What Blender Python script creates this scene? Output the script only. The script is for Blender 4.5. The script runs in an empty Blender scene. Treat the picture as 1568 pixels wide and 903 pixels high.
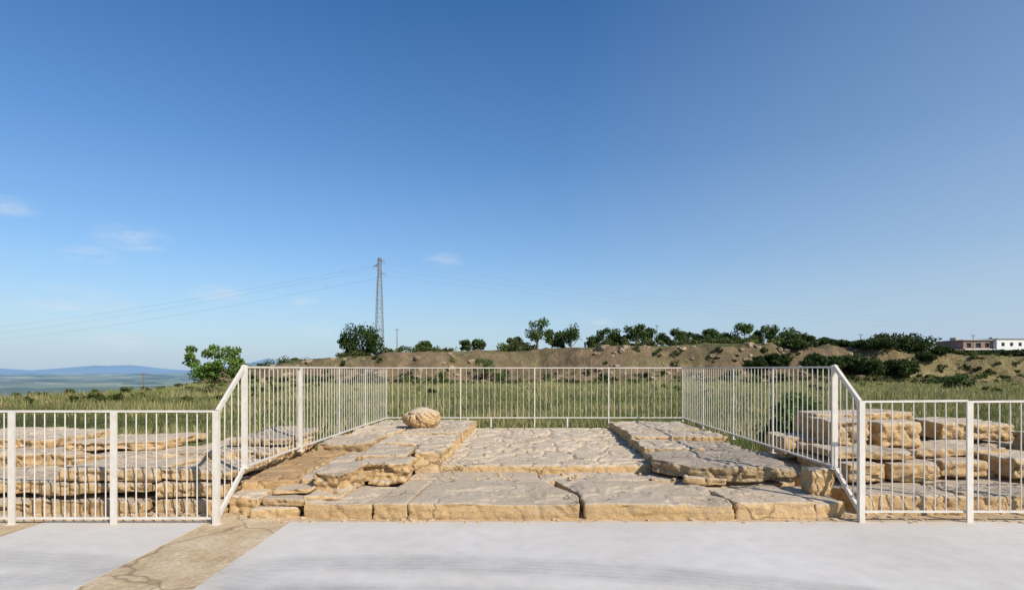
import bpy, bmesh, math, random
import numpy as np
from mathutils import Vector
random.seed(7); rng=np.random.default_rng(7)
scene=bpy.context.scene
F=871.0; H=1.52; HY=564.0; CX=784.0

# ---------------- helpers ----------------
TAB=np.random.default_rng(3).random(8192)
def _h(ix,iy,iz,s):
    h=(ix*73856093)^(iy*19349663)^(iz*83492791)^(s*2654435)
    return TAB[np.abs(h)%8191]
def vnoise(x,y,z,s=0):
    x=np.asarray(x,float);y=np.asarray(y,float);z=np.asarray(z,float)
    x,y,z=np.broadcast_arrays(x,y,z)
    ix=np.floor(x).astype(np.int64);iy=np.floor(y).astype(np.int64);iz=np.floor(z).astype(np.int64)
    fx=x-ix;fy=y-iy;fz=z-iz
    fx=fx*fx*(3-2*fx);fy=fy*fy*(3-2*fy);fz=fz*fz*(3-2*fz)
    r=0
    for a in (0,1):
        for b in (0,1):
            for c in (0,1):
                w=(fx if a else 1-fx)*(fy if b else 1-fy)*(fz if c else 1-fz)
                r=r+w*_h(ix+a,iy+b,iz+c,s)
    return r
def fbm(x,y,z,s=0,o=3):
    r=0;a=1;t=0
    for i in range(o):
        r=r+a*vnoise(x*2**i,y*2**i,z*2**i,s+i*17);t+=a;a*=.5
    return r/t
def sstep(t):
    t=np.clip(t,0,1);return t*t*(3-2*t)
def voro_edge(x,y,s=0):
    ix=np.floor(x).astype(np.int64);iy=np.floor(y).astype(np.int64)
    d1=np.full(x.shape,9.);d2=np.full(x.shape,9.)
    for a in (-1,0,1):
        for b in (-1,0,1):
            cx=ix+a;cy=iy+b
            px=cx+.1+.8*_h(cx,cy,cy*0+5,s);py=cy+.1+.8*_h(cx,cy,cy*0+9,s+1)
            d=np.hypot(px-x,py-y)
            n1=np.minimum(d1,d);d2=np.minimum(d2,np.maximum(d1,d));d1=n1
    return d2-d1
def mk_mesh(name,V,Fc,mats=(),smooth=False,midx=None,col=None):
    V=np.asarray(V,np.float32);Fc=np.asarray(Fc,np.int32)
    me=bpy.data.meshes.new(name)
    n=Fc.shape[1]
    me.vertices.add(len(V));me.vertices.foreach_set('co',V.ravel())
    me.loops.add(Fc.size);me.loops.foreach_set('vertex_index',Fc.ravel())
    me.polygons.add(len(Fc))
    me.polygons.foreach_set('loop_start',np.arange(0,Fc.size,n,dtype=np.int32))
    me.update(calc_edges=True)
    for m in mats: me.materials.append(m)
    if midx is not None: me.polygons.foreach_set('material_index',np.asarray(midx,np.int32))
    me.polygons.foreach_set('use_smooth',np.full(len(Fc),smooth))
    if col is not None:
        ca=me.color_attributes.new('col','FLOAT_COLOR','POINT')
        c=np.ones((len(V),4),np.float32);c[:,:3]=col
        ca.data.foreach_set('color',c.ravel())
    me.update()
    ob=bpy.data.objects.new(name,me);scene.collection.objects.link(ob)
    return ob

class MB:
    def __init__(s): s.V=[];s.F=[];s.M=[];s.n=0
    def box(s,x0,x1,y0,y1,z0,z1,m=0):
        v=[(x0,y0,z0),(x1,y0,z0),(x1,y1,z0),(x0,y1,z0),(x0,y0,z1),(x1,y0,z1),(x1,y1,z1),(x0,y1,z1)]
        s.add(v,[(0,3,2,1),(4,5,6,7),(0,1,5,4),(1,2,6,5),(2,3,7,6),(3,0,4,7)],m)
    def add(s,v,f,m=0):
        s.V+=[tuple(a) for a in v];s.F+=[tuple(i+s.n for i in q) for q in f];s.M+=[m]*len(f);s.n+=len(v)
    def beam(s,a,b,w,h,m=0,k=4):
        a=Vector(a);b=Vector(b);d=(b-a).normalized()
        up=Vector((0,0,1)) if abs(d.z)<.95 else Vector((0,1,0))
        sx=d.cross(up).normalized();sy=sx.cross(d).normalized()
        v=[]
        for p in (a,b):
            for i in range(k):
                t=2*math.pi*(i+.5)/k
                c=math.cos(t);q=math.sin(t)
                if k==4: c=math.copysign(1,c);q=math.copysign(1,q)
                v.append(p+sx*c*w/2+sy*q*h/2)
        f=[(i,(i+1)%k,k+(i+1)%k,k+i) for i in range(k)]
        if k==4: f+=[(3,2,1,0),(4,5,6,7)]
        s.add(v,f,m)
    def tube(s,pts,rad,m=0,k=7):
        pts=[Vector(p) for p in pts];v=[];f=[]
        for i,p in enumerate(pts):
            d=(pts[min(i+1,len(pts)-1)]-pts[max(i-1,0)]).normalized()
            up=Vector((0,1,0)) if abs(d.y)<.9 else Vector((1,0,0))
            sx=d.cross(up).normalized();sy=sx.cross(d)
            for j in range(k):
                t=2*math.pi*j/k
                v.append(p+(sx*math.cos(t)+sy*math.sin(t))*rad[i])
        for i in range(len(pts)-1):
            for j in range(k):
                f.append((i*k+j,i*k+(j+1)%k,(i+1)*k+(j+1)%k,(i+1)*k+j))
        s.add(v,f,m)
    def make(s,name,mats,smooth=False,parent=None):
        ob=mk_mesh(name,s.V,s.F,mats,smooth,s.M)
        if parent: ob.parent=parent
        return ob

# ---------------- materials ----------------
def newmat(name,rough=.85,spec=.25):
    m=bpy.data.materials.new(name);m.use_nodes=True
    nt=m.node_tree;b=nt.nodes['Principled BSDF']
    b.inputs['Roughness'].default_value=rough
    b.inputs['Specular IOR Level'].default_value=spec
    return m,nt,b
def N(nt,t,**k):
    n=nt.nodes.new(t)
    for a,v in k.items(): setattr(n,a,v)
    return n
def noise(nt,scale,detail=5,rough=.6,vec=None,stretch=None):
    n=N(nt,'ShaderNodeTexNoise');n.inputs['Scale'].default_value=scale
    n.inputs['Detail'].default_value=detail;n.inputs['Roughness'].default_value=rough
    if vec is None:
        g=N(nt,'ShaderNodeNewGeometry');vec=g.outputs['Position']
    if stretch:
        mp=N(nt,'ShaderNodeMapping');mp.inputs['Scale'].default_value=stretch
        nt.links.new(vec,mp.inputs['Vector']);vec=mp.outputs[0]
    nt.links.new(vec,n.inputs['Vector']);return n.outputs['Fac']
def ramp(nt,fac,stops):
    r=N(nt,'ShaderNodeValToRGB');nt.links.new(fac,r.inputs[0])
    e=r.color_ramp.elements
    while len(e)<len(stops): e.new(.5)
    for el,(p,c) in zip(e,stops):
        el.position=p
        if not isinstance(c,tuple): c=(c,c,c)
        el.color=(*c[:3],1)
    return r.outputs[0]
def mix(nt,fac,a,b,mode='MIX'):
    m=N(nt,'ShaderNodeMix',data_type='RGBA',blend_type=mode)
    for i,v in ((0,fac),(6,a),(7,b)):
        if isinstance(v,(int,float)): m.inputs[i].default_value=v
        elif isinstance(v,tuple): m.inputs[i].default_value=(*v,1)
        else: nt.links.new(v,m.inputs[i])
    return m.outputs[2]
def bump(nt,b,fac,dist,strength=1,prev=None):
    n=N(nt,'ShaderNodeBump');n.inputs['Distance'].default_value=dist;n.inputs['Strength'].default_value=strength
    nt.links.new(fac,n.inputs['Height'])
    if prev is not None: nt.links.new(prev,n.inputs['Normal'])
    nt.links.new(n.outputs[0],b.inputs['Normal']);return n.outputs[0]
def math_(nt,op,a,b=0.,c=None,clamp=False):
    m=N(nt,'ShaderNodeMath',operation=op,use_clamp=clamp)
    for i,v in enumerate((a,b,c)):
        if v is None: continue
        if isinstance(v,(int,float)): m.inputs[i].default_value=v
        else: nt.links.new(v,m.inputs[i])
    return m.outputs[0]

def stone_mat(name,top,side,stain,crk=.5):
    m,nt,b=newmat(name,.9,.12)
    g=N(nt,'ShaderNodeNewGeometry');s=N(nt,'ShaderNodeSeparateXYZ');nt.links.new(g.outputs['Normal'],s.inputs[0])
    n1=noise(nt,1.3,6,.65);n2=noise(nt,7,8,.72);n3=noise(nt,45,5,.75);n5=noise(nt,.9,3,.5)
    n4=noise(nt,2.2,6,.6,stretch=(1,1,10))
    up=math_(nt,'ADD',s.outputs['Z'],math_(nt,'MULTIPLY_ADD',n2,.9,-.45))
    upm=ramp(nt,up,[(.35,0),(.8,1)])
    c=mix(nt,upm,side,top)
    c=mix(nt,ramp(nt,n1,[(.44,0),(.7,.5)]),c,stain)
    c=mix(nt,ramp(nt,n4,[(.52,0),(.68,.45)]),c,mix(nt,n2,(.68,.58,.44),(.38,.26,.14)))
    c=mix(nt,ramp(nt,n2,[(.57,0),(.75,.5)]),c,(.27,.22,.17))
    c=mix(nt,1.,c,ramp(nt,n3,[(.3,.74),(.7,1.15)]),'MULTIPLY')
    oi=N(nt,'ShaderNodeObjectInfo')
    c=mix(nt,1.,c,ramp(nt,oi.outputs['Random'],[(0,(.88,.86,.84)),(1,(1.06,1.04,1.0))]),'MULTIPLY')
    wn=N(nt,'ShaderNodeTexNoise');wn.inputs['Scale'].default_value=4;wn.inputs['Detail'].default_value=5;nt.links.new(g.outputs['Position'],wn.inputs['Vector'])
    wv=N(nt,'ShaderNodeVectorMath',operation='MULTIPLY_ADD');nt.links.new(wn.outputs['Color'],wv.inputs[0]);wv.inputs[1].default_value=(.35,.35,.35);nt.links.new(g.outputs['Position'],wv.inputs[2])
    vo=N(nt,'ShaderNodeTexVoronoi',feature='DISTANCE_TO_EDGE');vo.inputs['Scale'].default_value=1.7;nt.links.new(wv.outputs[0],vo.inputs['Vector'])
    ck=ramp(nt,vo.outputs['Distance'],[(.0,1),(.016,0)])
    ck=math_(nt,'MULTIPLY',ck,ramp(nt,n5,[(crk,0),(crk+.06,1)]))
    c=mix(nt,math_(nt,'MULTIPLY',ck,.65),c,(.12,.085,.055))
    nt.links.new(c,b.inputs['Base Color'])
    p=bump(nt,b,n4,.03,.6);p=bump(nt,b,n2,.045,.85,p);p=bump(nt,b,n3,.012,.9,p)
    p=bump(nt,b,math_(nt,'SUBTRACT',1.,ck),.015,.7,p)
    return m
M_stone=stone_mat('sandstone',(.63,.525,.40),(.64,.435,.215),(.53,.40,.26))
M_brown=stone_mat('sandstone_brown',(.47,.31,.165),(.60,.41,.20),(.36,.22,.11))
M_grey=stone_mat('sandstone_grey',(.52,.44,.345),(.57,.41,.23),(.36,.30,.24),.45)

m,nt,b=newmat('concrete',.8,.25);M_conc=m
n1=noise(nt,.7,6,.6);n2=noise(nt,6,6,.7);n3=noise(nt,120,3,.7)
c=ramp(nt,n1,[(.3,(.57,.53,.475)),(.7,(.67,.63,.575))])
c=mix(nt,1.,c,ramp(nt,n2,[(.3,.9),(.7,1.04)]),'MULTIPLY')
c=mix(nt,1.,c,ramp(nt,n3,[(.3,.88),(.7,1.06)]),'MULTIPLY')
# trowel stains and a few darker spots
n6=noise(nt,2.2,8,.75)
c=mix(nt,ramp(nt,n6,[(.56,0),(.72,.45)]),c,(.44,.41,.37))
g=N(nt,'ShaderNodeNewGeometry')
def tyre(cx,cy,R,w,amt,c):
    vs=N(nt,'ShaderNodeVectorMath',operation='DISTANCE');nt.links.new(g.outputs['Position'],vs.inputs[0]);vs.inputs[1].default_value=(cx,cy,0)
    dd=math_(nt,'ADD',vs.outputs['Value'],math_(nt,'MULTIPLY',n1,.12))
    d=math_(nt,'ABSOLUTE',math_(nt,'SUBTRACT',dd,R+.06))
    k=math_(nt,'SUBTRACT',1.,math_(nt,'DIVIDE',d,w),clamp=True)
    k=ramp(nt,k,[(0,0),(.5,1)])
    st=math_(nt,'MULTIPLY_ADD',math_(nt,'SINE',math_(nt,'MULTIPLY',dd,85.)),.14,.86)
    k=math_(nt,'MULTIPLY',math_(nt,'MULTIPLY',k,st),math_(nt,'MULTIPLY',ramp(nt,n6,[(.35,.25),(.6,1)]),amt))
    return mix(nt,k,c,(.27,.26,.245))
c=tyre(-1.0,-4.5,8.95,.24,.5,c)
c=tyre(-1.0,-4.5,8.35,.22,.42,c)
c=tyre(-6.0,-9,13.7,.24,.45,c)
s=N(nt,'ShaderNodeSeparateXYZ');nt.links.new(g.outputs['Position'],s.inputs[0])
dy=math_(nt,'SUBTRACT',1.,math_(nt,'MULTIPLY',math_(nt,'SUBTRACT',5.68,s.outputs['Y']),3.2),clamp=True)
dx=math_(nt,'SUBTRACT',1.,math_(nt,'MULTIPLY',math_(nt,'ABSOLUTE',math_(nt,'ADD',s.outputs['X'],2.6)),1.4),clamp=True)
k=math_(nt,'MAXIMUM',dy,dx)
k=math_(nt,'MULTIPLY',k,ramp(nt,n2,[(.42,0),(.62,1)]))
c=mix(nt,math_(nt,'MULTIPLY',k,.75),c,(.52,.40,.25))
nt.links.new(c,b.inputs['Base Color']);bump(nt,b,n3,.003,.7)

m,nt,b=newmat('sandy_stone_paving',.9,.15);M_sand=m
n1=noise(nt,2.5,7,.7);n2=noise(nt,30,5,.7)
c=ramp(nt,n1,[(.3,(.42,.30,.17)),(.5,(.57,.43,.265)),(.7,(.66,.54,.38))])
c=mix(nt,1.,c,ramp(nt,n2,[(.3,.72),(.7,1.14)]),'MULTIPLY')
g=N(nt,'ShaderNodeNewGeometry')
vo=N(nt,'ShaderNodeTexVoronoi',feature='DISTANCE_TO_EDGE');vo.inputs['Scale'].default_value=.9
wn=N(nt,'ShaderNodeTexNoise');wn.inputs['Scale'].default_value=2.5;nt.links.new(g.outputs['Position'],wn.inputs['Vector'])
wv=N(nt,'ShaderNodeVectorMath',operation='MULTIPLY_ADD');nt.links.new(wn.outputs['Color'],wv.inputs[0]);wv.inputs[1].default_value=(.5,.5,.5);nt.links.new(g.outputs['Position'],wv.inputs[2]);nt.links.new(wv.outputs[0],vo.inputs['Vector'])
ck=ramp(nt,vo.outputs['Distance'],[(0,.7),(.02,0)])
c=mix(nt,ck,c,(.2,.14,.08))
nt.links.new(c,b.inputs['Base Color']);p=bump(nt,b,n1,.04,.8);bump(nt,b,n2,.01,.9,p)

m,nt,b=newmat('painted_metal',.45,.35);M_paint=m
n1=noise(nt,9,4,.6)
nt.links.new(ramp(nt,n1,[(.3,(.57,.52,.445)),(.7,(.68,.63,.55))]),b.inputs['Base Color'])

def attr_mat(name,rough=.95,bm=None,transl=0,var=((.3,.65),(.7,1.3)),scales=(.35,3.),fields=False):
    m,nt,b=newmat(name,rough,.1)
    a=N(nt,'ShaderNodeAttribute');a.attribute_name='col'
    c=a.outputs['Color']
    for s in scales:
        n=noise(nt,s,6,.7)
        c=mix(nt,1.,c,ramp(nt,n,[(var[0][0],var[0][1]),(var[1][0],var[1][1])]),'MULTIPLY')
    if fields:
        g=N(nt,'ShaderNodeNewGeometry')
        ln=N(nt,'ShaderNodeVectorMath',operation='LENGTH');nt.links.new(g.outputs['Position'],ln.inputs[0])
        k=math_(nt,'DIVIDE',math_(nt,'SUBTRACT',ln.outputs['Value'],500.),1500.,clamp=True)
        for sc_,amt in ((.0035,.8),(.0011,.7)):
            v=N(nt,'ShaderNodeTexVoronoi');v.inputs['Scale'].default_value=sc_
            nt.links.new(g.outputs['Position'],v.inputs['Vector'])
            h=N(nt,'ShaderNodeSeparateColor');nt.links.new(v.outputs['Color'],h.inputs[0])
            f=ramp(nt,h.outputs[0],[(0,(.45,.6,.7)),(.5,(.9,.96,.9)),(1,(1.5,1.35,1.1))])
            c=mix(nt,math_(nt,'MULTIPLY',k,amt),c,mix(nt,1.,c,f,'MULTIPLY'))
    nt.links.new(c,b.inputs['Base Color'])
    if bm: bump(nt,b,noise(nt,bm[0],6,.75),bm[1],1)
    if transl:
        t=N(nt,'ShaderNodeBsdfTranslucent');nt.links.new(c,t.inputs[0])
        ms=N(nt,'ShaderNodeMixShader');ms.inputs[0].default_value=transl
        nt.links.new(b.outputs[0],ms.inputs[1]);nt.links.new(t.outputs[0],ms.inputs[2])
        nt.links.new(ms.outputs[0],nt.nodes['Material Output'].inputs[0])
    return m
M_terr=attr_mat('terrain',bm=(1.6,.5),scales=(.08,.5,3.5),fields=True)
M_leaf=attr_mat('leaves',.6,transl=.3,scales=(.6,))
M_grass=attr_mat('grass',.7,transl=.3,scales=(.15,))
M_rock=attr_mat('bank_rock',bm=(2.,.3),scales=(.5,3.))
def plain(name,c,rough=.8,sc=2.,v=.2):
    m,nt,b=newmat(name,rough,.2)
    n=noise(nt,sc,5,.7)
    nt.links.new(ramp(nt,n,[(.3,tuple(x*(1-v) for x in c)),(.7,tuple(min(1,x*(1+v)) for x in c))]),b.inputs['Base Color'])
    return m
M_bark=plain('bark',(.13,.09,.06),.9,6,.4)
M_steel=plain('galvanised_steel',(.25,.27,.29),.5)
M_wire=plain('wire',(.30,.35,.42),.6)
M_white=plain('white_render',(.78,.76,.73),.8,1.,.08)
M_brick=plain('brown_render',(.27,.19,.155),.9,1.5,.3)
M_dark=plain('dark_opening',(.03,.03,.035),.5)
M_roof=plain('concrete_roof',(.45,.42,.38),.9,3.,.15)
M_tile=plain('roof_tile',(.33,.19,.12),.9,3.,.25)
M_wood=plain('wooden_pole',(.2,.16,.12),.9)
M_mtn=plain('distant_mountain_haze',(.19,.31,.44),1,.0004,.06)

# ---------------- terrain ----------------
RX=[(380-40,574),(380,569),(440,560),(480,552),(540,548),(600,544),(650,539),(700,538),(760,537),(800,536),(900,533),(950,531),(1010,531),(1100,528),(1170,526),(1240,532),(1300,536),(1350,541),(1420,546),(1568,548),(1700,548)]
rx=np.array([(p[0]-CX)/F*122 for p in RX]);rz=np.array([H+(HY-p[1])*122/F for p in RX])
def terr(X,Y):
    X=np.asarray(X,float);Y=np.asarray(Y,float)
    base=-.12-1.0*sstep((Y-9)/12)
    z0=X*0
    base=base+(fbm(X/9,Y/9,z0,1)-.5)*.5*sstep((Y-14)/15)
    rg=np.interp(X,rx,rz)+(fbm(X/8,Y/8,z0,5)-.5)*.7
    toe=101+9*(vnoise(X/22,z0,z0,8)-.5)-6*sstep((X-40)/50)
    wd=19+5*(vnoise(X/15,z0,z0,9)-.5)
    t=np.clip((Y-toe)/wd,0,1)
    cut=(t-.42+.10*(vnoise(X/4,z0,z0,11)-.5))/.28
    z=base+(rg-base)*(.34*sstep(t*1.6)+.66*sstep(cut))
    crag=4*t*(1-t)
    z=z+crag*sstep((1-t)*4)*((fbm(X/3.2,Y/3.2,z0,12)-.55)*2.0-(np.abs(vnoise(X/1.4,Y/7,z0,14)-.5))*2.2)
    thr=46+np.maximum(0,Y-75)*.35
    dl=np.maximum(0,-X-thr)*.35*sstep((Y-30)/40)
    z=z-dl
    z=z-np.maximum(0,Y-230)*.15
    far=-150+(fbm(X/900,Y/900,z0,30)-.5)*90
    z=np.maximum(z,np.minimum(far,-20))
    return z,crag
def th(x,y): return float(terr(np.array([x]),np.array([y]))[0][0])
def geo(a,b,n): return a*(b/a)**(np.arange(1,n+1)/n)
xs=np.concatenate([-geo(230,42000,60)[::-1],np.arange(-230,-90,3.),np.arange(-90,130,.8),np.arange(130,231,3.),geo(231,42000,30)])
ys=np.concatenate([-geo(20,42000,14)[::-1],np.arange(-20,5,5),np.arange(5,95,1.),np.arange(95,128,.5),np.arange(128,200,2),geo(200,45000,80)])
GX,GY=np.meshgrid(xs,ys);Z,CR=terr(GX,GY)
nx,ny=len(xs),len(ys)
V=np.stack([GX.ravel(),GY.ravel(),Z.ravel()],1)
ii=(np.arange(ny-1)[:,None]*nx+np.arange(nx-1)[None,:]).ravel()
Fc=np.stack([ii,ii+1,ii+nx+1,ii+nx],1)
x=GX.ravel();y=GY.ravel();zz=Z.ravel();cr=CR.ravel()
gy,gx=np.gradient(Z,ys,xs);slope=np.hypot(gx,gy).ravel()
def L(a,b,t): return np.array(a)[None,:]*(1-t[:,None])+np.array(b)[None,:]*t[:,None]
n1=fbm(x/14,y/5,x*0,40,4);n2=fbm(x/4,y/4,x*0,44,3)
col=L((.11,.125,.035),(.24,.21,.075),sstep((n1-.3)/.4))
k=sstep((y-50)/25)*(1-sstep((y-100)/8))
col=col*(1-k[:,None]*.8)+L((.22,.24,.08),(.31,.285,.12),n2)*k[:,None]*.8
k=sstep((x-45)/30)*sstep((y-40)/30)*sstep((n1-.4)/.2)*.6
col=col*(1-k[:,None])+np.array((.29,.215,.12))*k[:,None]
k=sstep((-x-22)/20)*sstep((y-30)/20)*.7*sstep((n2-.3)/.3)
col=col*(1-k[:,None])+np.array((.20,.15,.07))*k[:,None]
k=sstep(cr*1.6)*(1-sstep((x-62)/16)*.7)
g3=sstep((fbm(x/6,y/3,zz/1.5,50,3)-.44)/.12)
lowbank=L((.13,.135,.05),(.23,.18,.09),1-g3)
bare=L((.29,.20,.12),(.17,.125,.08),vnoise(x/1.3,y/6,zz/.55,52))
bs=sstep((slope-.28)/.25)*(.65+.35*(1-g3))
bank=lowbank*(1-bs[:,None])+bare*bs[:,None]
col=col*(1-k[:,None])+bank*k[:,None]
k=sstep((y-116)/8)*(1-sstep(cr-.1))
col=col*(1-k[:,None])+L((.11,.12,.035),(.24,.20,.08),n2)*k[:,None]
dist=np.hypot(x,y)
k=sstep((dist-230)/300)
patch=L((.07,.10,.055),(.20,.18,.10),sstep((fbm(x/500,y/500,x*0,60,4)-.4)/.2))
col=col*(1-k[:,None])+patch*k[:,None]
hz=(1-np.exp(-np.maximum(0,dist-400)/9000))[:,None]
col=col*(1-hz)+np.array((.26,.36,.46))*hz  # aerial haze painted into the ground colour, bluer with distance
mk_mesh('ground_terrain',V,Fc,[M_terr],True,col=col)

def mountains(name,Y,prof,seed):
    X=np.linspace(-30000,30000,500);pz=np.interp(X*F/Y+CX,[p[0] for p in prof],[p[1] for p in prof])
    z=H+(HY-pz)*Y/F+(fbm(X/1500,X*0,X*0,seed,4)-.5)*Y*.006
    V=[];n=len(X)
    for dy,f in ((-4000,None),(-1500,.55),(0,1),(3000,None)):
        zz=np.full(n,-160.) if f is None else -160+(z+160)*f+(fbm(X/900,X*0+dy/500,X*0,seed+3,4)-.5)*80*(f<1)
        V.append(np.stack([X,np.full(n,Y+dy),zz],1))
    V=np.concatenate(V);i=(np.arange(3)[:,None]*n+np.arange(n-1)[None]).ravel()
    mk_mesh(name,V,np.stack([i,i+1,i+n+1,i+n],1),[M_mtn],True)
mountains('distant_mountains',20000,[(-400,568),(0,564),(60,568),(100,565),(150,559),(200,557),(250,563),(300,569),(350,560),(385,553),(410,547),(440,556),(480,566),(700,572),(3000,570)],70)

# ---------------- stones ----------------
def stone(name,poly,z0,z1,seed,amp=.03,strat=.02,vox=.026,crack=None,mat=None,tilt=(0,0),jit=.03,smooth=2,strat_f=22,dome=0):
    r=random.Random(seed)
    pts=[]
    n=len(poly)
    for i in range(n):
        a=Vector(poly[i]);bq=Vector(poly[(i+1)%n]);k=max(1,int((bq-a).length/.22))
        for j in range(k):
            p=a.lerp(bq,j/k);pts.append((p.x+r.uniform(-jit,jit),p.y+r.uniform(-jit,jit)))
    bm=bmesh.new()
    vs=[bm.verts.new((p[0],p[1],z0)) for p in pts];f=bm.faces.new(vs)
    ex=bmesh.ops.extrude_face_region(bm,geom=[f])
    for v in ex['geom']:
        if isinstance(v,bmesh.types.BMVert): v.co.z=z1
    bmesh.ops.recalc_face_normals(bm,faces=bm.faces)
    bmesh.ops.triangulate(bm,faces=[f for f in bm.faces if len(f.verts)>4])
    me=bpy.data.meshes.new(name);bm.to_mesh(me);bm.free()
    ob=bpy.data.objects.new(name,me);scene.collection.objects.link(ob)
    md=ob.modifiers.new('r','REMESH');md.mode='VOXEL';md.voxel_size=vox
    ms=ob.modifiers.new('s','SMOOTH');ms.iterations=smooth;ms.factor=.5
    dg=bpy.context.evaluated_depsgraph_get();me2=bpy.data.meshes.new_from_object(ob.evaluated_get(dg))
    ob.modifiers.clear();ob.data=me2;bpy.data.meshes.remove(me);me2.name=name
    nv=len(me2.vertices);co=np.empty(nv*3,np.float32);me2.vertices.foreach_get('co',co);co=co.reshape(-1,3).astype(float)
    no=np.empty(nv*3,np.float32);me2.vertex_normals.foreach_get('vector',no);no=no.reshape(-1,3)
    X,Y,Zz=co.T.copy()
    if dome:
        cx,cy=X.mean(),Y.mean();zm=(z0+z1)/2;t=np.clip((Zz-zm)/((z1-z0)/2),-1,1)
        sc=np.sqrt(np.clip(1-dome*np.abs(t)**2.2,0,1));co[:,0]=cx+(X-cx)*sc;co[:,1]=cy+(Y-cy)*sc
        rr=np.hypot((X-cx)/(np.ptp(X)/2),(Y-cy)/(np.ptp(Y)/2));co[:,2]=zm+(Zz-zm)*(1-.3*np.clip(rr,0,1)**2)
    d=amp*2*(fbm(X*2.3+seed,Y*2.3,Zz*3,seed)-.5)+amp*.8*(fbm(X*11,Y*11,Zz*14,seed+5)-.5)
    side=1-np.abs(no[:,2])
    q=Zz*strat_f+vnoise(X*2,Y*2,X*0,seed)*1.6
    bed=vnoise(X*1.3,Y*1.3,np.floor(q)*3.7,seed+9)*.7+.3*(1-np.abs((q-np.floor(q))*2-1)**4)
    d=d+side*strat*2.2*(bed-.62)
    e=voro_edge((X+Zz*.6)*3.1,(Y+Zz*.8)*3.1,seed+3)
    d=d+side*amp*1.5*(vnoise(X*3.2,Y*3.2,Zz*2,seed+21)-.5)-side*amp*.9*(1-sstep(e/.18))
    d=d+side*amp*1.2*(fbm(X*20,Y*20,Zz*22,seed+25,2)-.5)
    up=np.clip(no[:,2],0,1)
    d=d*(1-.6*up)
    fl=fbm(X*1.6,Y*1.6,X*0,seed+31,4)
    d=d+up*(-.018)*sstep((fl-.53)/.02)+up*(-.014)*sstep((fl-.61)/.015)+up*.007*(fbm(X*18,Y*18,X*0,seed+41,2)-.5)
    if crack:
        sx,sy,dep,wd=crack
        wx=X+ (fbm(X*3,Y*3,X*0,3)-.5)*.3+(fbm(X*12,Y*12,X*0,6)-.5)*.06;wy=Y+(fbm(X*3,Y*3,X*0,4)-.5)*.3+(fbm(X*12,Y*12,X*0,7)-.5)*.06
        e=voro_edge(wx/sx,wy/sy,seed)
        wv=wd*(.5+1.0*vnoise(X*1.7,Y*1.7,X*0,seed+8))
        d=d-up*dep*(1-sstep(e/wv))
    co=co+no*d[:,None]
    cx,cy=X.mean(),Y.mean()
    co[:,2]+=(X-cx)*tilt[0]+(Y-cy)*tilt[1]
    me2.vertices.foreach_set('co',co.astype(np.float32).ravel())
    me2.materials.clear();me2.materials.append(mat or M_stone)
    me2.polygons.foreach_set('use_smooth',np.ones(len(me2.polygons),bool));me2.update()
    return ob
def R(x0,x1,y0,y1,s=.05):
    r=random.Random(int(x0*1000+y0*77));u=lambda:r.uniform(-s,s)
    return [(x0+u(),y0+u()),(x1+u(),y0+u()),(x1+u(),y1+u()),(x0+u(),y1+u())]

S=100
fs=[[(-2.12,5.8),(-1.43,5.74),(-1.36,6.2),(-1.3,6.6),(-2.1,6.6)],
    [(-1.42,5.75),(-1.065,5.74),(-1.01,6.5),(-.95,7.0),(-1.28,7.0)],
    [(-1.05,5.74),(.68,5.74),(.72,6.1),(.5,6.55),(.37,7.0),(-.95,7.0)],
    [(.72,5.75),(2.24,5.72),(2.28,6.0),(2.2,6.9),(.53,7.0),(.75,6.2)],
    [(2.26,5.74),(3.08,5.77),(3.06,6.8),(2.2,6.8)],
    [(3.09,5.8),(3.42,5.82),(3.4,6.7),(3.1,6.6)],
    [(-1.3,7.0),(.34,7.0),(.32,7.7),(-1.2,7.7)],
    [(.35,7.0),(2.3,6.97),(2.2,7.7),(.34,7.7)],
    [(2.2,6.83),(3.4,6.8),(3.4,7.6),(2.3,7.6)]]
for i,p in enumerate(fs):
    stone('stone_step',p,-.08,.165-(.008 if i%2 else 0),S+i,amp=.016,strat=.015,vox=.02,jit=.008,smooth=1)
stone('stone_paving',[(-1.0,7.5),(.4,7.46),(1.85,7.52),(2.0,9.5),(2.1,12.25),(-.95,12.25),(-.95,9.5)],.0,.25,130,amp=.014,strat=.01,vox=.02,crack=(.38,.5,.045,.12),jit=.02,smooth=1)
LT=[[(-1.3,7.42),(-.9,7.46),(-.88,8.4),(-1.35,8.35)],[(-2.0,7.3),(-1.34,7.4),(-1.38,8.4),(-2.05,8.5)],
    [(-2.85,8.2),(-2.08,8.2),(-2.05,9.3),(-2.85,9.3)],[(-2.03,8.5),(-.9,8.42),(-.86,9.7),(-2.0,9.7)],
    [(-2.8,9.33),(-2.03,9.33),(-1.9,10.9),(-2.8,10.9)],[(-1.98,9.74),(-.84,9.74),(-.8,10.9),(-1.88,10.9)],
    [(-2.75,10.94),(-.8,10.94),(-.78,12.2),(-2.75,12.2)]]
for i,p in enumerate(LT):
    stone('stone_slab',p,.1,.42+(.012,-.01,.03,0,.02,.01,.0)[i],S+40+i,amp=.032,strat=.03,vox=.023,crack=(.42,.5,.04,.12),smooth=1)
RT=[[(1.9,8.1),(2.7,7.95),(2.8,9.1),(1.95,9.2)],[(2.74,7.9),(3.45,7.9),(3.5,9.2),(2.84,9.2)],
    [(1.97,9.25),(3.5,9.25),(3.55,10.6),(2.02,10.6)],[(2.05,10.64),(3.55,10.64),(3.6,12.2),(2.1,12.2)]]
for i,p in enumerate(RT):
    stone('stone_slab',p,.1,.40+(.0,-.05,.02,0)[i],S+60+i,amp=.032,strat=.03,vox=.023,crack=(.4,.45,.04,.12),mat=M_stone if i!=1 else M_grey,smooth=1)
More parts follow.
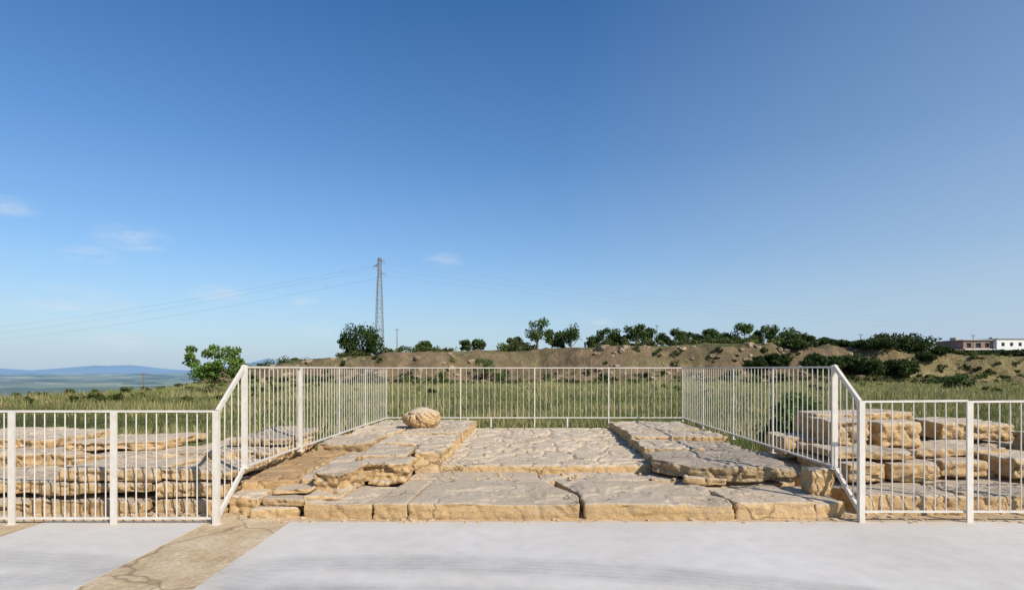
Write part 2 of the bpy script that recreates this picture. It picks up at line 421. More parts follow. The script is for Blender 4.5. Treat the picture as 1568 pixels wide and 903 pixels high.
stone('stone_slab',[(1.82,7.25),(2.1,6.82),(2.6,6.62),(3.28,6.65),(3.36,7.1),(3.3,7.9),(2.3,8.05),(1.85,7.9)],.19,.37,190,amp=.045,strat=.045,vox=.02,mat=M_grey,jit=.05,strat_f=20,crack=(.8,.6,.025,.05),smooth=1)
stone('stone_slab',[(2.02,6.72),(2.5,6.58),(2.6,6.9),(2.2,7.1)],.16,.26,191,amp=.03,strat=.03,vox=.021)
stone('stone_block',R(3.22,3.47,6.12,6.42,.02),.15,.44,192,amp=.025,strat=.02,vox=.02)
stone('stone_slab',[(-2.95,6.25),(-2.4,6.35),(-2.35,8.1),(-2.9,8.2)],.17,.33,200,amp=.03,strat=.03,vox=.022,mat=M_brown,tilt=(.02,.03),crack=(.5,.4,.03,.1))
stone('stone_slab',[(-2.38,6.38),(-2.0,6.45),(-1.9,7.1),(-1.98,8.1),(-2.33,8.1)],.17,.345,209,amp=.03,strat=.03,vox=.022,mat=M_stone,tilt=(.02,.03),crack=(.5,.4,.03,.1))
stone('stone_block',[(-2.16,6.2),(-1.82,6.12),(-1.72,6.6),(-1.8,6.95),(-2.15,6.85)],.15,.40,201,amp=.045,strat=.03,vox=.021)
stone('stone_block',[(-1.9,6.85),(-1.28,6.78),(-1.25,7.4),(-1.85,7.5)],.15,.385,202,amp=.05,strat=.045,vox=.021,strat_f=16)
stone('stone_block',R(-1.66,-1.42,6.62,6.8,.02),.15,.22,203,amp=.02,strat=.02,vox=.02)
stone('stone_block',R(-2.62,-2.2,5.78,6.3),-.05,.10,204,vox=.022)
stone('stone_slab',R(-2.62,-2.1,5.86,6.4),.105,.18,205,vox=.02,strat=.03)
stone('stone_slab',R(-2.55,-2.12,5.98,6.5),.19,.26,206,vox=.02,strat=.03)
stone('stone_block',R(-2.13,-1.72,5.9,6.5),.15,.2,208,vox=.02)
stone('stone_block',R(-2.98,-2.64,5.95,6.7),-.05,.19,207,vox=.024)
stone('boulder',[(-2.03,10.6),(-1.9,10.4),(-1.6,10.33),(-1.38,10.5),(-1.33,10.75),(-1.55,10.98),(-1.9,10.95)],.38,.80,210,amp=.05,strat=.015,vox=.022,smooth=3,dome=.6)
stone('stone_terrace_base',[(-2.9,6.6),(3.4,6.6),(3.6,12.2),(-2.8,12.2)],-1.4,.1,220,amp=.08,strat=.06,vox=.09)
LO=[(R(-5.02,-3.85,5.98,7.0,.06),-.1,.15,.04),(R(-5.05,-3.8,6.02,7.0,.06),.17,.29,.05),(R(-4.95,-3.86,6.1,7.1,.06),.31,.44,.05),
    (R(-3.78,-3.08,6.0,7.0),-.1,.13,.04),(R(-3.76,-3.06,6.06,7.0),.15,.29,.045),(R(-3.8,-3.02,6.14,7.0),.305,.43,.04),
    (R(-6.4,-5.1,6.1,7.2),-.1,.12,.04),(R(-6.5,-5.12,6.25,7.3),.14,.3,.05),(R(-7.9,-6.45,6.1,7.3),-.1,.3,.05),
    (R(-4.3,-2.98,7.02,8.5),.0,.50,.05),(R(-5.6,-4.35,7.15,8.3),.0,.42,.05),(R(-5.9,-4.7,7.5,8.7),.42,.55,.05),(R(-7.4,-5.65,7.3,8.9),.0,.44,.05),(R(-7.9,-6.3,7.8,9.0),.44,.58,.04),
    (R(-3.7,-3.0,7.4,8.9),.52,.62,.04),(R(-9.6,-7.5,7.3,9.0),.0,.5,.05),(R(-9.6,-8,6.1,7.3),-.1,.3,.05)]
for i,(p,a,bz_,am) in enumerate(LO):
    stone('layered_rock',p,a,bz_,300+i,amp=am,strat=.045,strat_f=17,mat=M_grey if i in(14,) else M_stone,jit=.05,tilt=(random.uniform(-.02,.02),random.uniform(-.02,.03)),crack=(.55,.5,.03,.08))
RO=[(R(3.62,4.7,5.95,7.0),-.1,.2,.03),(R(4.72,6.0,5.95,7.0),-.1,.2,.03),(R(6.05,7.6,5.95,7.2),-.1,.22,.03),
    (R(3.6,4.6,7.0,9.0),-.1,.23,.03),(R(4.6,7.8,7.0,9.0),-.1,.25,.03),
    (R(3.78,4.36,6.5,7.5),.22,.42,.04),(R(4.38,4.95,6.6,7.3),.22,.42,.04),(R(3.82,4.7,6.62,7.6),.45,.55,.04),
    (R(5.2,5.75,6.9,7.6),.22,.40,.04),(R(5.05,6.3,7.15,7.9),.42,.52,.04),(R(5.9,6.6,6.7,7.5),.22,.46,.04),
    (R(4.15,4.66,7.4,8.0),.52,.84,.05),(R(4.76,5.3,7.3,7.9),.5,.82,.05),(R(4.3,5.6,7.95,8.6),.3,.9,.05),
    (R(6.05,7.0,8.0,8.8),.53,.76,.05),(R(5.6,7.6,7.8,9.2),.2,.48,.05),(R(6.85,7.9,6.9,7.8),.25,.66,.05),(R(3.75,4.4,7.8,8.6),.3,.58,.05)]
for i,(p,a,bz_,am) in enumerate(RO):
    stone('stone_block',p,a,bz_,340+i,amp=am,strat=.035,crack=(.6,.6,.025,.07) if i<5 else None,jit=.04,tilt=(random.uniform(-.03,.03),random.uniform(-.02,.03)) if i>4 else (0,0))
mb=MB()
def pebble(mb,x,y,z,s):
    bm=bmesh.new();bmesh.ops.create_cube(bm,size=1)
    bmesh.ops.subdivide_edges(bm,edges=bm.edges[:],cuts=2,use_grid_fill=True)
    a=random.uniform(0,6);sx,sy,sz=s*random.uniform(.7,1.4),s*random.uniform(.7,1.3),s*random.uniform(.4,.8)
    vs=[]
    for v in bm.verts:
        c=v.co.normalized()*.35+v.co*.5
        c=c*random.uniform(.85,1.15)
        X=c.x*sx;Y=c.y*sy;vs.append((x+X*math.cos(a)-Y*math.sin(a),y+X*math.sin(a)+Y*math.cos(a),z+c.z*sz))
    mb.add(vs,[tuple(v.index for v in f.verts) for f in bm.faces]);bm.free()
for i in range(420):
    u=random.random()
    if u<.45: pebble(mb,random.uniform(-3,7),random.uniform(5.6,5.9),0.0,random.uniform(.008,.04))
    elif u<.8: pebble(mb,random.uniform(-7,-3),random.uniform(5.7,6.0),0,random.uniform(.01,.06))
    else: pebble(mb,random.uniform(-2.2,3.4),random.uniform(6.9,7.7),.17,random.uniform(.01,.05))
mb.make('stone_rubble',[M_stone])

# ---------------- paving & concrete ----------------
mb=MB();mb.box(-14,14,-12,8.3,-.12,-.004);mb.make('stone_pavement',[M_sand])
mb=MB()
def slab(x0,x1,y0,y1):
    e=.001
    v=[(x0,y0,-.1),(x1,y0,-.1),(x1,y1,-.1),(x0,y1,-.1),(x0,y0,-e),(x1,y0,-e),(x1,y1,-e),(x0,y1,-e),(x0+e,y0+e,0),(x1-e,y0+e,0),(x1-e,y1-e,0),(x0+e,y1-e,0)]
    f=[(0,1,5,4),(1,2,6,5),(2,3,7,6),(3,0,4,7),(4,5,9,8),(5,6,10,9),(6,7,11,10),(7,4,8,11),(8,9,10,11)]
    mb.add(v,f)
slab(-2.2,14,-12,5.66);slab(-4.63,-3.02,-12,5.68);slab(-14,-5.3,-12,5.68)
mb.make('concrete_pavement',[M_conc])

# ---------------- railings ----------------
def panel(mb,a,b,zb0,zt0,zb1,zt1,sp,barw=.012,rail=(.028,.02)):
    a=Vector((*a,0));b=Vector((*b,0));n=max(2,round((b-a).length/sp))
    A=lambda p,z:(p.x,p.y,z)
    mb.beam(A(a,zt0),A(b,zt1),*rail);mb.beam(A(a,zb0),A(b,zb1),*rail)
    for i in range(1,n):
        p=a.lerp(b,i/n);t=i/n
        mb.beam(A(p,zb0*(1-t)+zb1*t),A(p,zt0*(1-t)+zt1*t),barw,barw,k=6)
def post(mb,x,y,z0,z1,w=.06,d=.02): 
    mb.box(x-w/2,x+w/2,y-d/2,y+d/2,z0,z1)
    mb.box(x-w/2-.02,x+w/2+.02,y-d/2-.03,y+d/2+.03,z0,z0+.007)
mb=MB();yl=5.6;xc=-2.9
X=[xc-i*1.0 for i in range(6)]
for i in range(5): panel(mb,(X[i],yl),(X[i+1],yl),.05,1.10,.05,1.10,.1)
for x_ in X[1:]: post(mb,x_,yl-.03,-.01,1.105,.06)
mb.make('metal_railing',[M_paint])
mb=MB();yr=5.66;xr=3.46
X=[xr+i*1.07 for i in range(5)]
for i in range(4): panel(mb,(X[i],yr),(X[i+1],yr),.10,1.19,.10+.0,1.20,.105)
for x_ in X[1:]: post(mb,x_,yr-.03,-.01,1.195,.06)
mb.make('metal_railing',[M_paint])
mb=MB();ZB,ZT=.46,1.535
LP=[(-2.9,6.17),(-2.87,7.72),(-2.82,9.3),(-2.78,10.8),(-2.71,12.3)]
RP=[(3.48,6.14),(3.53,7.7),(3.58,9.2),(3.63,10.8),(3.69,12.3)]
BP=[(-2.71,12.3),(-1.11,12.3),(.49,12.3),(2.09,12.3),(3.69,12.3)]
for P in (LP,RP,BP):
    for i in range(4): panel(mb,P[i],P[i+1],ZB,ZT,ZB,ZT,.122,barw=.0105)
for i,p in enumerate(LP+RP):
    k=i%5
    if k==0: post(mb,p[0],p[1],.44,ZT+.02,.06,.03)
    elif i==1: post(mb,p[0],p[1],.40,ZT,.05,.03)
    else: post(mb,p[0],p[1],.38,ZT,.016,.03)
for p in BP[1:-1]: mb.box(p[0]-.012,p[0]+.012,p[1]-.02,p[1]+.02,.25,ZT-.01)
for p in [(-.95,12.3),(-.45,12.3),(1.2,12.3)]: mb.beam((p[0],p[1],.25),(p[0],p[1],ZB),.03,.03)
for (c0,c1,zb,zt) in (((xc,yl),LP[0],.05,1.10),((xr,yr),RP[0],.10,1.19)):
    panel(mb,c0,c1,zb,zt,ZB,ZT+.01,.13,rail=(.03,.045))
    post(mb,c0[0],c0[1]-.02,-.01,zt+.01,.055,.05)
mb.make('metal_railing',[M_paint])

# ---------------- vegetation ----------------
def leaves(cent,size,r,colA,colB,flat=.0):
    n=len(cent)
    a=r.normal(size=(n,3));a[:,2]*=(1-flat);a/=np.linalg.norm(a,axis=1)[:,None]
    b_=r.normal(size=(n,3));b_=np.cross(a,b_);b_/=np.linalg.norm(b_,axis=1)[:,None]
    s=size*r.uniform(.5,1.3,(n,1))
    V=np.stack([cent-a*s,cent-b_*s*.55,cent+a*s,cent+b_*s*.55],1).reshape(-1,3)
    Fq=np.arange(4*n).reshape(-1,4)
    t=r.random((n,1));c=np.array(colA)*(1-t)+np.array(colB)*t
    return V,Fq,np.repeat(c,4,0)
def crown(c,w,h,r,nc,nl,cr=.24):
    cs=[];cc=[]
    for i in range(nc):
        while True:
            p=r.uniform(-1,1,3)
            if .25<np.linalg.norm(p)<.9: break
        p[2]=p[2] if p[2]>-.7 else -p[2]*.5
        q=np.array(c)+p*np.array((w/2,w/2,h/2))
        k=nl*r.uniform(.6,1.4)
        rad=cr*w*r.uniform(.6,1.25)
        d=r.normal(size=(int(k),3));d/=np.linalg.norm(d,axis=1)[:,None]
        d*=(r.random((int(k),1))**.45)*rad;d[:,2]*=.7*min(1.3,h/w+.3)
        cs.append(q+d);cc.append(np.full(int(k),r.uniform(.7,1.3)))
    return np.concatenate(cs),np.concatenate(cc)
def tree(name,X,Y,w,h,seed,trunk=.35,nc=16,nl=110,size=.28,A=(.05,.085,.025),B=(.11,.155,.045),zoff=0,tr=None,cr=.24):
    r=np.random.default_rng(seed);z=th(X,Y)-.15+zoff
    ch=h*(1-trunk);c=(X,Y,z+h*trunk+ch/2)
    P,k=crown(c,w,ch,r,nc,nl,cr)
    V,Fq,C=leaves(P,size,r,A,B);C=C*np.repeat(k,4)[:,None]
    mb=MB();tr=tr or h*.035
    top=(X+r.uniform(-.1,.1)*w,Y,z+h*.75)
    mb.tube([(X,Y,z-.2),(X+.01*w,Y,z+h*trunk*.6),(X+.03*w,Y,z+h*trunk),top],[tr*1.3,tr,tr*.8,tr*.25])
    for i in range(7):
        a=r.uniform(0,6.28);s=Vector((X+.02*w,Y,z+h*trunk*r.uniform(.7,1.3)))
        e=Vector((X+math.cos(a)*w*.36,Y+math.sin(a)*w*.36,z+h*trunk+ch*r.uniform(.25,.8)))
        mid=s.lerp(e,.5)+Vector((0,0,-.05*h));mb.tube([s,mid,e],[tr*.55,tr*.35,tr*.1],k=5)
    n0=len(mb.V)
    VV=np.concatenate([np.array(mb.V,float),V]);FF=np.concatenate([np.array(mb.F),Fq+n0])
    CC=np.concatenate([np.full((n0,3),.1),C]);MI=np.concatenate([np.zeros(len(mb.F)),np.ones(len(Fq))])
    return mk_mesh(name,VV,FF,[M_bark,M_leaf],False,MI,CC)
def pt(px,Y): return (px-CX)/F*Y
tree('broadleaf_tree',pt(327,60),60,6.4,5.7,1,trunk=.24,nc=34,nl=110,size=.18,A=(.10,.18,.03),B=(.21,.30,.07),cr=.13,tr=.1)
RT_=[(536,30,30,121,.05),(556,54,38,122,.05),(574,24,24,121,.1),(822,38,38,122,.25),(845,20,22,124,.2),(873,36,25,123,.15),(930,34,21,124,.1),(950,22,17,125,.1),(973,30,28,123,.2),(990,24,22,125,.2),
 (1040,30,20,125,.1),(1060,22,17,126,.1),(1083,28,19,124,.1),(1138,34,22,124,.1),(1180,28,22,124,.15),(1208,32,19,124,.1),(1232,26,16,124,.1),(650,20,12,123,.1),(735,22,12,124,.05),(715,20,11,124,.05),(790,26,13,124,.1),(905,24,12,125,.1),(1015,22,13,125,.1),(855,18,12,125,.1),(1110,24,13,127,.1),(1160,20,14,127,.1)]
for i,(px,wp,hp,Y,tk) in enumerate(RT_):
    s=Y/F;dk=wp>50 or px in(536,574)
    kw=dict(A=(.03,.055,.015),B=(.07,.11,.03)) if dk else {}
    tree('ridge_tree' if wp<50 else 'round_tree',pt(px,Y),Y,wp*s*1.1,hp*s*1.2+.8,20+i,trunk=tk,nc=14 if wp<50 else 26,nl=100,size=.26,**kw)
tree('sapling_tree',pt(745,108),108,5.2,5.0,61,trunk=.2,nc=12,nl=60,size=.2,A=(.08,.13,.035),B=(.15,.21,.06),cr=.16)
tree('sapling_tree',pt(768,106),106,4.0,2.8,62,trunk=.1,nc=10,nl=60,size=.2,A=(.08,.13,.035),B=(.15,.21,.06),cr=.18)
for i,(px,wp,ty,Y) in enumerate([(1340,46,520,108),(1366,56,514,112),(1398,54,519,110),(1318,30,530,112),(1290,34,533,114),(1262,34,531,114),(1250,28,544,106),(1300,44,548,106),(1475,30,550,118),(1505,34,551,118),(1545,40,550,118),(1575,34,550,116),(1215,34,538,110),(1190,30,544,106),(1160,26,548,106),(1418,26,548,106),(1440,24,553,108),(1275,30,550,103),(1330,36,550,103),(1380,40,548,103)]):
    s=Y/F;X_=pt(px,Y);zt=H+(HY-ty)*s;h=max(1.5,(zt-th(X_,Y))*1.12+.2)
    tree('dark_tree',X_,Y,wp*s*1.2,h,80+i,trunk=.06,nc=24,nl=110,size=.28,A=(.028,.048,.015),B=(.07,.10,.03))
tree('meadow_bush',pt(1465,70),70,3.4,2.2,120,trunk=.05,nc=14,nl=80,size=.17)
tree('meadow_bush',pt(1222,13),13,1.35,1.75,121,trunk=.05,nc=44,nl=170,size=.045,zoff=-.25,A=(.08,.14,.035),B=(.19,.27,.07),tr=.02,cr=.17)
tree('meadow_bush',pt(1196,13.5),13.5,1.0,1.15,122,trunk=.05,nc=26,nl=120,size=.045,zoff=-.2,A=(.08,.13,.035),B=(.18,.25,.07),tr=.02)
r=np.random.default_rng(5);Ps=[];Ks=[]
for i in range(760):
    X_=r.uniform(-62,112);Y_=r.choice([r.uniform(98,112),r.uniform(118,126),r.uniform(118,124),r.uniform(96,104)])
    if Y_>112 and float(vnoise(X_/7,0,0,91))<.45: continue
    z=th(X_,Y_);w=r.uniform(.8,2.6)*(1.3 if Y_>116 else .8);h=w*r.uniform(.45,.8)
    P,k=crown((X_,Y_,z+h*.35),w,h,r,5,28,.28)
    Ps.append(P);Ks.append(k*r.uniform(.6,1.7))
for i in range(140):
    X_=r.uniform(-60,-20);Y_=r.uniform(40,80)
    if r.random()<.3: X_=r.uniform(-50,90);Y_=r.uniform(60,96)
    z=th(X_,Y_);w=r.uniform(.4,1.2);h=w*.6
    P,k=crown((X_,Y_,z+h*.3),w,h,r,4,25,.28);Ps.append(P);Ks.append(k)
P=np.concatenate(Ps);k=np.concatenate(Ks)
V,Fq,C=leaves(P,.22,r,(.055,.08,.022),(.13,.145,.045));C*=np.repeat(k,4)[:,None]
mk_mesh('hillside_scrub',V,Fq,[M_leaf],False,col=C)
n=42000
Y_=13+95*r.random(n)**1.25;X_=(r.random(n)*2-1)*(Y_*.98+4)
keep=~((Y_<13.2))&(X_>-52);X_=X_[keep];Y_=Y_[keep];n=len(X_)
Z_=terr(X_,Y_)[0]
cl=fbm(X_/6,Y_/4,X_*0,77,4)
pal=sstep((Y_-45)/30)[:,None]
Vs=[];Cs=[]
for j in range(4):
    ang=r.uniform(0,6.28,n);ox=r.normal(0,.12,n);oy=r.normal(0,.12,n)
    hh=(.12+.3*r.random(n))*np.clip(cl*4-1.1,.25,1.7)*(.7+np.minimum(Y_,50)/90);ww=(.010+.00035*Y_)*1.3
    bx=X_+ox;by=Y_+oy;lean=r.normal(0,.3,(2,n))*hh
    a=np.stack([bx-np.cos(ang)*ww,by-np.sin(ang)*ww,Z_-.05],1);b2=np.stack([bx+np.cos(ang)*ww,by+np.sin(ang)*ww,Z_-.05],1)
    t=np.stack([bx+lean[0],by+lean[1],Z_+hh],1)
    Vs.append(np.stack([a,b2,t],1).reshape(-1,3))
    dry=(r.random(n)<.3+.5*(cl>.54))[:,None]
    c=np.where(dry,np.array((.38,.33,.15)),np.array((.16,.20,.05))*(1-pal)+np.array((.27,.31,.10))*pal)*r.uniform(.7,1.3,(n,1))
    Cs.append(np.repeat(c,3,0))
V=np.concatenate(Vs);C=np.concatenate(Cs)
mk_mesh('meadow_grass',V,np.arange(len(V)).reshape(-1,3),[M_grass],False,col=C)
n=16000
sd=r.random(n)<.5
X_=np.where(sd,r.uniform(-16,-3.2,n),r.uniform(4,20,n));Y_=r.uniform(9.0,20,n)
Z_=terr(X_,Y_)[0];Vs=[];Cs=[]
for j in range(4):
    ang=r.uniform(0,6.28,n);hh=.1+.28*r.random(n);ww=.008
    bx=X_+r.normal(0,.06,n);by=Y_+r.normal(0,.06,n);lean=r.normal(0,.35,(2,n))*hh
    a=np.stack([bx-np.cos(ang)*ww,by-np.sin(ang)*ww,Z_-.03],1);b2=np.stack([bx+np.cos(ang)*ww,by+np.sin(ang)*ww,Z_-.03],1)
    t=np.stack([bx+lean[0],by+lean[1],Z_+hh],1);Vs.append(np.stack([a,b2,t],1).reshape(-1,3))
    c=np.where((r.random(n)<.3)[:,None],np.array((.32,.28,.12)),np.array((.12,.16,.04)))*r.uniform(.7,1.3,(n,1));Cs.append(np.repeat(c,3,0))
V=np.concatenate(Vs);C=np.concatenate(Cs)
mk_mesh('slope_grass',V,np.arange(len(V)).reshape(-1,3),[M_grass],False,col=C)
mb=MB()
for i in range(190):
    X_=random.uniform(-50,66);Y_=random.uniform(101,113);pebble(mb,X_,Y_,th(X_,Y_)-.1,random.uniform(.3,1.3))
Cn=np.tile(np.array((.38,.29,.19)),(len(mb.V),1))*np.repeat(r.uniform(.6,1.3,(len(mb.V)//56+1)),56)[:len(mb.V),None]
mk_mesh('bank_rocks',mb.V,mb.F,[M_rock],False,col=Cn)

# ---------------- pylon, wires, poles ----------------
py=150.;pxx=pt(581,py);pb=th(pxx,py)-.5;ptp=H+(HY-396)*py/F
mb=MB();Hh=ptp-pb
def hw(t): return 1.15*(1-t)+.38*t if t<.85 else .42
lev=[0]
while lev[-1]<.985: lev.append(min(1,lev[-1]+.105*(1-.45*lev[-1])))
for a,b_ in zip(lev[:-1],lev[1:]):
    za,zb=pb+a*Hh,pb+b_*Hh;wa,wb=hw(a),hw(b_)
    ca=[(pxx+sx*wa,py+sy*wa,za) for sx,sy in((-1,-1),(1,-1),(1,1),(-1,1))]
    cb=[(pxx+sx*wb,py+sy*wb,zb) for sx,sy in((-1,-1),(1,-1),(1,1),(-1,1))]
    for i in range(4):
        j=(i+1)%4
        mb.beam(ca[i],cb[i],.15,.15);mb.beam(ca[i],cb[j],.07,.07);mb.beam(ca[j],cb[i],.07,.07);mb.beam(cb[i],cb[j],.07,.07)
arms=[(ptp-.6,1.45,1),(ptp-2.0,-1.6,1),(ptp-4.0,1.7,1)]
for z,l,_ in arms:
    for sy in(-.35,.35):
        mb.beam((pxx,py+sy,z),(pxx+l,py,z),.14,.14);mb.beam((pxx,py+sy,z+.8),(pxx+l,py,z),.1,.1)
    mb.beam((pxx+l,py,z),(pxx+l,py,z-.7),.16,.16,k=6)
mb.box(pxx-.25,pxx+.25,py-.25,py+.25,ptp-.2,ptp+.35)
mb.make('electricity_pylon',[M_steel])
mb=MB()
def wire(a,b_,sag):
    a=Vector(a);b_=Vector(b_);pts=[]
    for i in range(33):
        t=i/32;p=a.lerp(b_,t);p.z-=sag*4*t*(1-t);pts.append(p)
    mb.tube(pts,[.018]*33,k=4)
for i,(z,l,_) in enumerate(arms):
    e=(pxx+l,py,z-.7)
    wire(e,(430+i*3,420,38-2.5*i),7);wire(e,(-330+i*4,300,19-3*i),3.5)
mb.make('power_lines',[M_wire])
for px,ty,Y in ((608,503,128),(1006,497,130),(1130,503,135),(1238,512,130),(1318,511,130),(1490,512,140),(220,570,75)):
    X_=pt(px,Y);z=th(X_,Y);zt=H+(HY-ty)*Y/F;mb=MB()
    mb.tube([(X_,Y,z-.5),(X_,Y,zt)],[.12,.07],k=8);mb.beam((X_-.5,Y,zt-.3),(X_+.5,Y,zt-.3),.08,.08)
    for s_ in(-.45,.45): mb.beam((X_+s_,Y,zt-.3),(X_+s_,Y,zt-.05),.06,.06)
    mb.make('utility_pole',[M_wood])

# ---------------- house ----------------
emp=bpy.data.objects.new('flat_roofed_house',None);scene.collection.objects.link(emp)
hy=140.;s=hy/F
def bx(px): return (px-CX)*s
def bz(y_): return H+(HY-y_)*s
def wallpart(name,x0,x1,y0,y1,z0,z1,mat,wins):
    mb=MB()
    xsn=sorted({x0,x1,*[w[0] for w in wins],*[w[1] for w in wins]});zsn=sorted({z0,z1,*[w[2] for w in wins],*[w[3] for w in wins]})
    for i in range(len(xsn)-1):
        for j in range(len(zsn)-1):
            cx=(xsn[i]+xsn[i+1])/2;cz=(zsn[j]+zsn[j+1])/2
            if any(w[0]<cx<w[1] and w[2]<cz<w[3] for w in wins): continue
            a,b_,c_,d_=xsn[i],xsn[i+1],zsn[j],zsn[j+1]
            mb.add([(a,y0,c_),(b_,y0,c_),(b_,y0,d_),(a,y0,d_)],[(0,1,2,3)])
    mb.add([(x0,y0,z0),(x0,y1,z0),(x0,y1,z1),(x0,y0,z1)],[(3,2,1,0)]);mb.add([(x1,y0,z0),(x1,y1,z0),(x1,y1,z1),(x1,y0,z1)],[(0,1,2,3)])
    mb.add([(x0,y1,z0),(x1,y1,z0),(x1,y1,z1),(x0,y1,z1)],[(3,2,1,0)]);mb.add([(x0,y0,z1),(x1,y0,z1),(x1,y1,z1),(x0,y1,z1)],[(0,1,2,3)])
    for w in wins:
        a,b_,c_,d_=w;D=y0+.25
        mb.add([(a,D,c_),(b_,D,c_),(b_,D,d_),(a,D,d_)],[(0,1,2,3)],1)
        mb.add([(a,y0,c_),(a,D,c_),(a,D,d_),(a,y0,d_),(b_,y0,c_),(b_,D,c_),(b_,D,d_),(b_,y0,d_)],[(0,1,2,3),(7,6,5,4),(0,4,5,1),(3,2,6,7)])
    mb.make(name,[mat,M_dark],parent=emp)
zb=bz(560)
wallpart('brown_wing',bx(1475),bx(1520),hy,hy+9,zb,bz(521),M_brick,[(bx(1480),bx(1487),bz(532),bz(525)),(bx(1494),bx(1502),bz(532),bz(525)),(bx(1508),bx(1515),bz(532),bz(525)),(bx(1484),bx(1492),bz(546),bz(538)),(bx(1504),bx(1512),bz(546),bz(538))])
wallpart('white_wing',bx(1521),bx(1566),hy-1,hy+8,zb,bz(519),M_white,[(bx(1528),bx(1533),bz(530),bz(524.5)),(bx(1541),bx(1546),bz(530),bz(524.5)),(bx(1554),bx(1559),bz(530),bz(524.5)),(bx(1532),bx(1538),bz(548),bz(538)),(bx(1549),bx(1554),bz(543),bz(538))])
mb=MB();mb.box(bx(1473),bx(1520.6),hy-.4,hy+9.3,bz(521)+.003,bz(520));mb.box(bx(1520.7),bx(1567.5),hy-1.3,hy+8.3,bz(519)+.003,bz(518.2))
mb.make('roof_slabs',[M_roof],parent=emp)
mb=MB();mb.box(bx(1473),bx(1520.5),hy-.8,hy-.02,bz(535.5),bz(534.2))
for p in (1474,1489.5,1504): mb.box(bx(p),bx(p+1.2),hy-.7,hy-.45,zb,bz(535.5))
mb.make('balcony',[M_white],parent=emp)
mb=MB();mb.box(bx(1478),bx(1486),hy+3,hy+5,bz(520),bz(515.5));mb.box(bx(1535),bx(1540),hy+3,hy+4,bz(518.2),bz(515));mb.make('chimney',[M_roof],parent=emp)
def small_house(name,p0,p1,ytop,yb,dy,tile):
    global emp
    emp=bpy.data.objects.new(name,None);scene.collection.objects.link(emp)
    w=p1-p0
    wallpart('walls',bx(p0),bx(p1),hy+dy,hy+dy+6,bz(yb),bz(ytop),M_white,[(bx(p0+w*.15),bx(p0+w*.25),bz(ytop+9),bz(ytop+3.5)),(bx(p0+w*.55),bx(p0+w*.66),bz(ytop+13),bz(ytop+4))])
    y0,y1=hy+dy-.4,hy+dy+6.4
    mb=MB();mb.add([(bx(p0-2),y0,bz(ytop)),(bx(p1+2),y0,bz(ytop)),(bx(p1+2),y1,bz(ytop-2.5)),(bx(p0-2),y1,bz(ytop-2.5)),(bx(p0-2),y0,bz(ytop-.8)),(bx(p1+2),y0,bz(ytop-.8)),(bx(p1+2),y1,bz(ytop-3.5)),(bx(p0-2),y1,bz(ytop-3.5))],[(4,5,6,7),(0,1,5,4),(1,2,6,5),(3,0,4,7),(2,3,7,6)])
    mb.make('roof',[tile],parent=emp)
small_house('white_outbuilding',1424,1471,536.5,562,-2,M_tile)
small_house('white_outbuilding',1572,1612,531,562,-3,M_roof)

# ---------------- light & sky ----------------
elev=math.radians(38);az=math.radians(138)
d=Vector((math.sin(az)*math.cos(elev),math.cos(az)*math.cos(elev),math.sin(elev)))
sl=bpy.data.lights.new('sun','SUN');sl.energy=5.0;sl.angle=math.radians(.5);sl.color=(1,.93,.82)
so=bpy.data.objects.new('sun',sl);scene.collection.objects.link(so);so.rotation_euler=d.to_track_quat('Z','Y').to_euler()
w=bpy.data.worlds.new('World');scene.world=w;w.use_nodes=True;nt=w.node_tree
bg=nt.nodes['Background'];bg.inputs['Strength'].default_value=.125
sky=N(nt,'ShaderNodeTexSky',sky_type='NISHITA');sky.sun_disc=False;sky.sun_elevation=elev;sky.sun_rotation=az
sky.altitude=200;sky.air_density=1.0;sky.dust_density=.8;sky.ozone_density=2.5
hs=N(nt,'ShaderNodeHueSaturation');hs.inputs['Saturation'].default_value=1.24;nt.links.new(sky.outputs[0],hs.inputs['Color'])
skc=mix(nt,1.,hs.outputs[0],(.86,1.0,1.12),'MULTIPLY')
tc=N(nt,'ShaderNodeTexCoord')
sp=N(nt,'ShaderNodeSeparateXYZ');nt.links.new(tc.outputs['Generated'],sp.inputs[0])
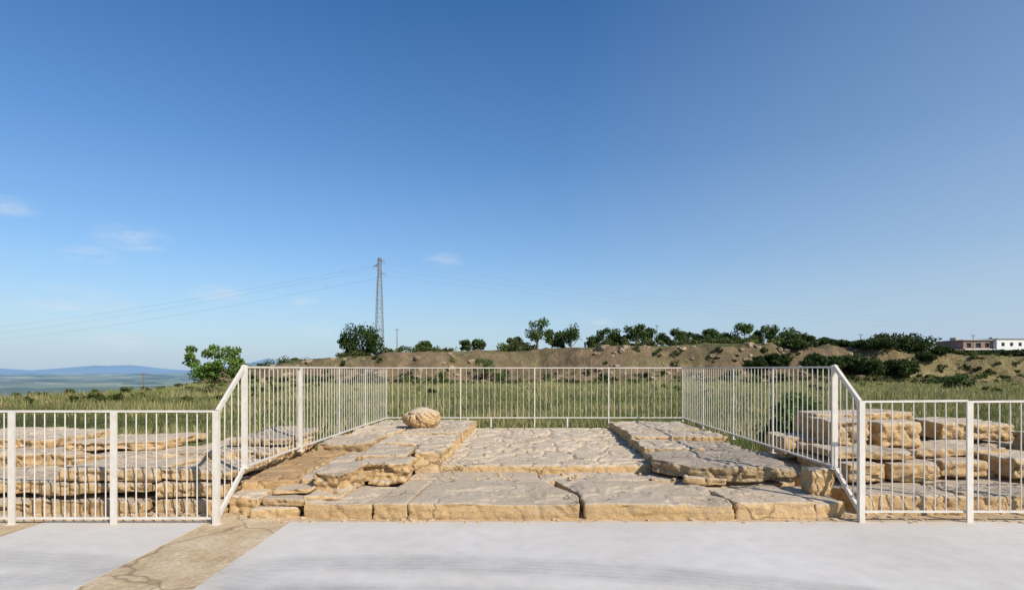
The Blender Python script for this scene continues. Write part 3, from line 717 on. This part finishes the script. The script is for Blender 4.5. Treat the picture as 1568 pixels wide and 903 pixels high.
# summer haze: denser towards the horizon and towards the sun's side
hzf=ramp(nt,sp.outputs['Z'],[(0,.85),(.07,.58),(.18,.27),(.34,.09),(.55,.0)])
sunside=math_(nt,'MULTIPLY',math_(nt,'ADD',sp.outputs['X'],-.08,clamp=True),.5)
hzf=math_(nt,'ADD',hzf,math_(nt,'MULTIPLY',sunside,ramp(nt,sp.outputs['Z'],[(0,1),(.7,.5)])),clamp=True)
skc=mix(nt,math_(nt,'MINIMUM',hzf,.9),skc,(3.75,4.75,5.9))
n=noise(nt,22,8,.65,vec=tc.outputs['Generated'],stretch=(.6,1,3))
mask=None
for px,py_,rad in ((205,365,.06),(140,390,.04),(495,505,.045),(880,488,.045),(915,495,.035),(470,463,.03),(180,522,.055),(680,398,.04),(120,470,.09),(340,450,.05),(10,315,.04)):
    v=Vector(((px-CX)/F,1,(HY-py_)/F)).normalized()
    mp=N(nt,'ShaderNodeVectorMath',operation='SUBTRACT');nt.links.new(tc.outputs['Generated'],mp.inputs[0]);mp.inputs[1].default_value=v
    sc=N(nt,'ShaderNodeVectorMath',operation='MULTIPLY');nt.links.new(mp.outputs[0],sc.inputs[0]);sc.inputs[1].default_value=(1,1,2.6)
    ln=N(nt,'ShaderNodeVectorMath',operation='LENGTH');nt.links.new(sc.outputs[0],ln.inputs[0])
    k=math_(nt,'SUBTRACT',1.,math_(nt,'DIVIDE',ln.outputs['Value'],rad),clamp=True)
    mask=k if mask is None else math_(nt,'MAXIMUM',mask,k)
fac=math_(nt,'MULTIPLY',math_(nt,'MULTIPLY',mask,ramp(nt,n,[(.4,0),(.68,1)])),.75)
c=mix(nt,fac,skc,(5.3,6.0,6.8))
nt.links.new(c,bg.inputs['Color'])

# ---------------- camera ----------------
cd=bpy.data.cameras.new('camera');cd.sensor_width=36;cd.lens=20;cd.shift_y=112.5/1568;cd.clip_end=100000;cd.clip_start=.05
co=bpy.data.objects.new('camera',cd);scene.collection.objects.link(co);co.location=(0,0,H);co.rotation_euler=(math.radians(90),0,0)
scene.camera=co
scene.view_settings.view_transform='Standard';scene.view_settings.look='None';scene.view_settings.exposure=0
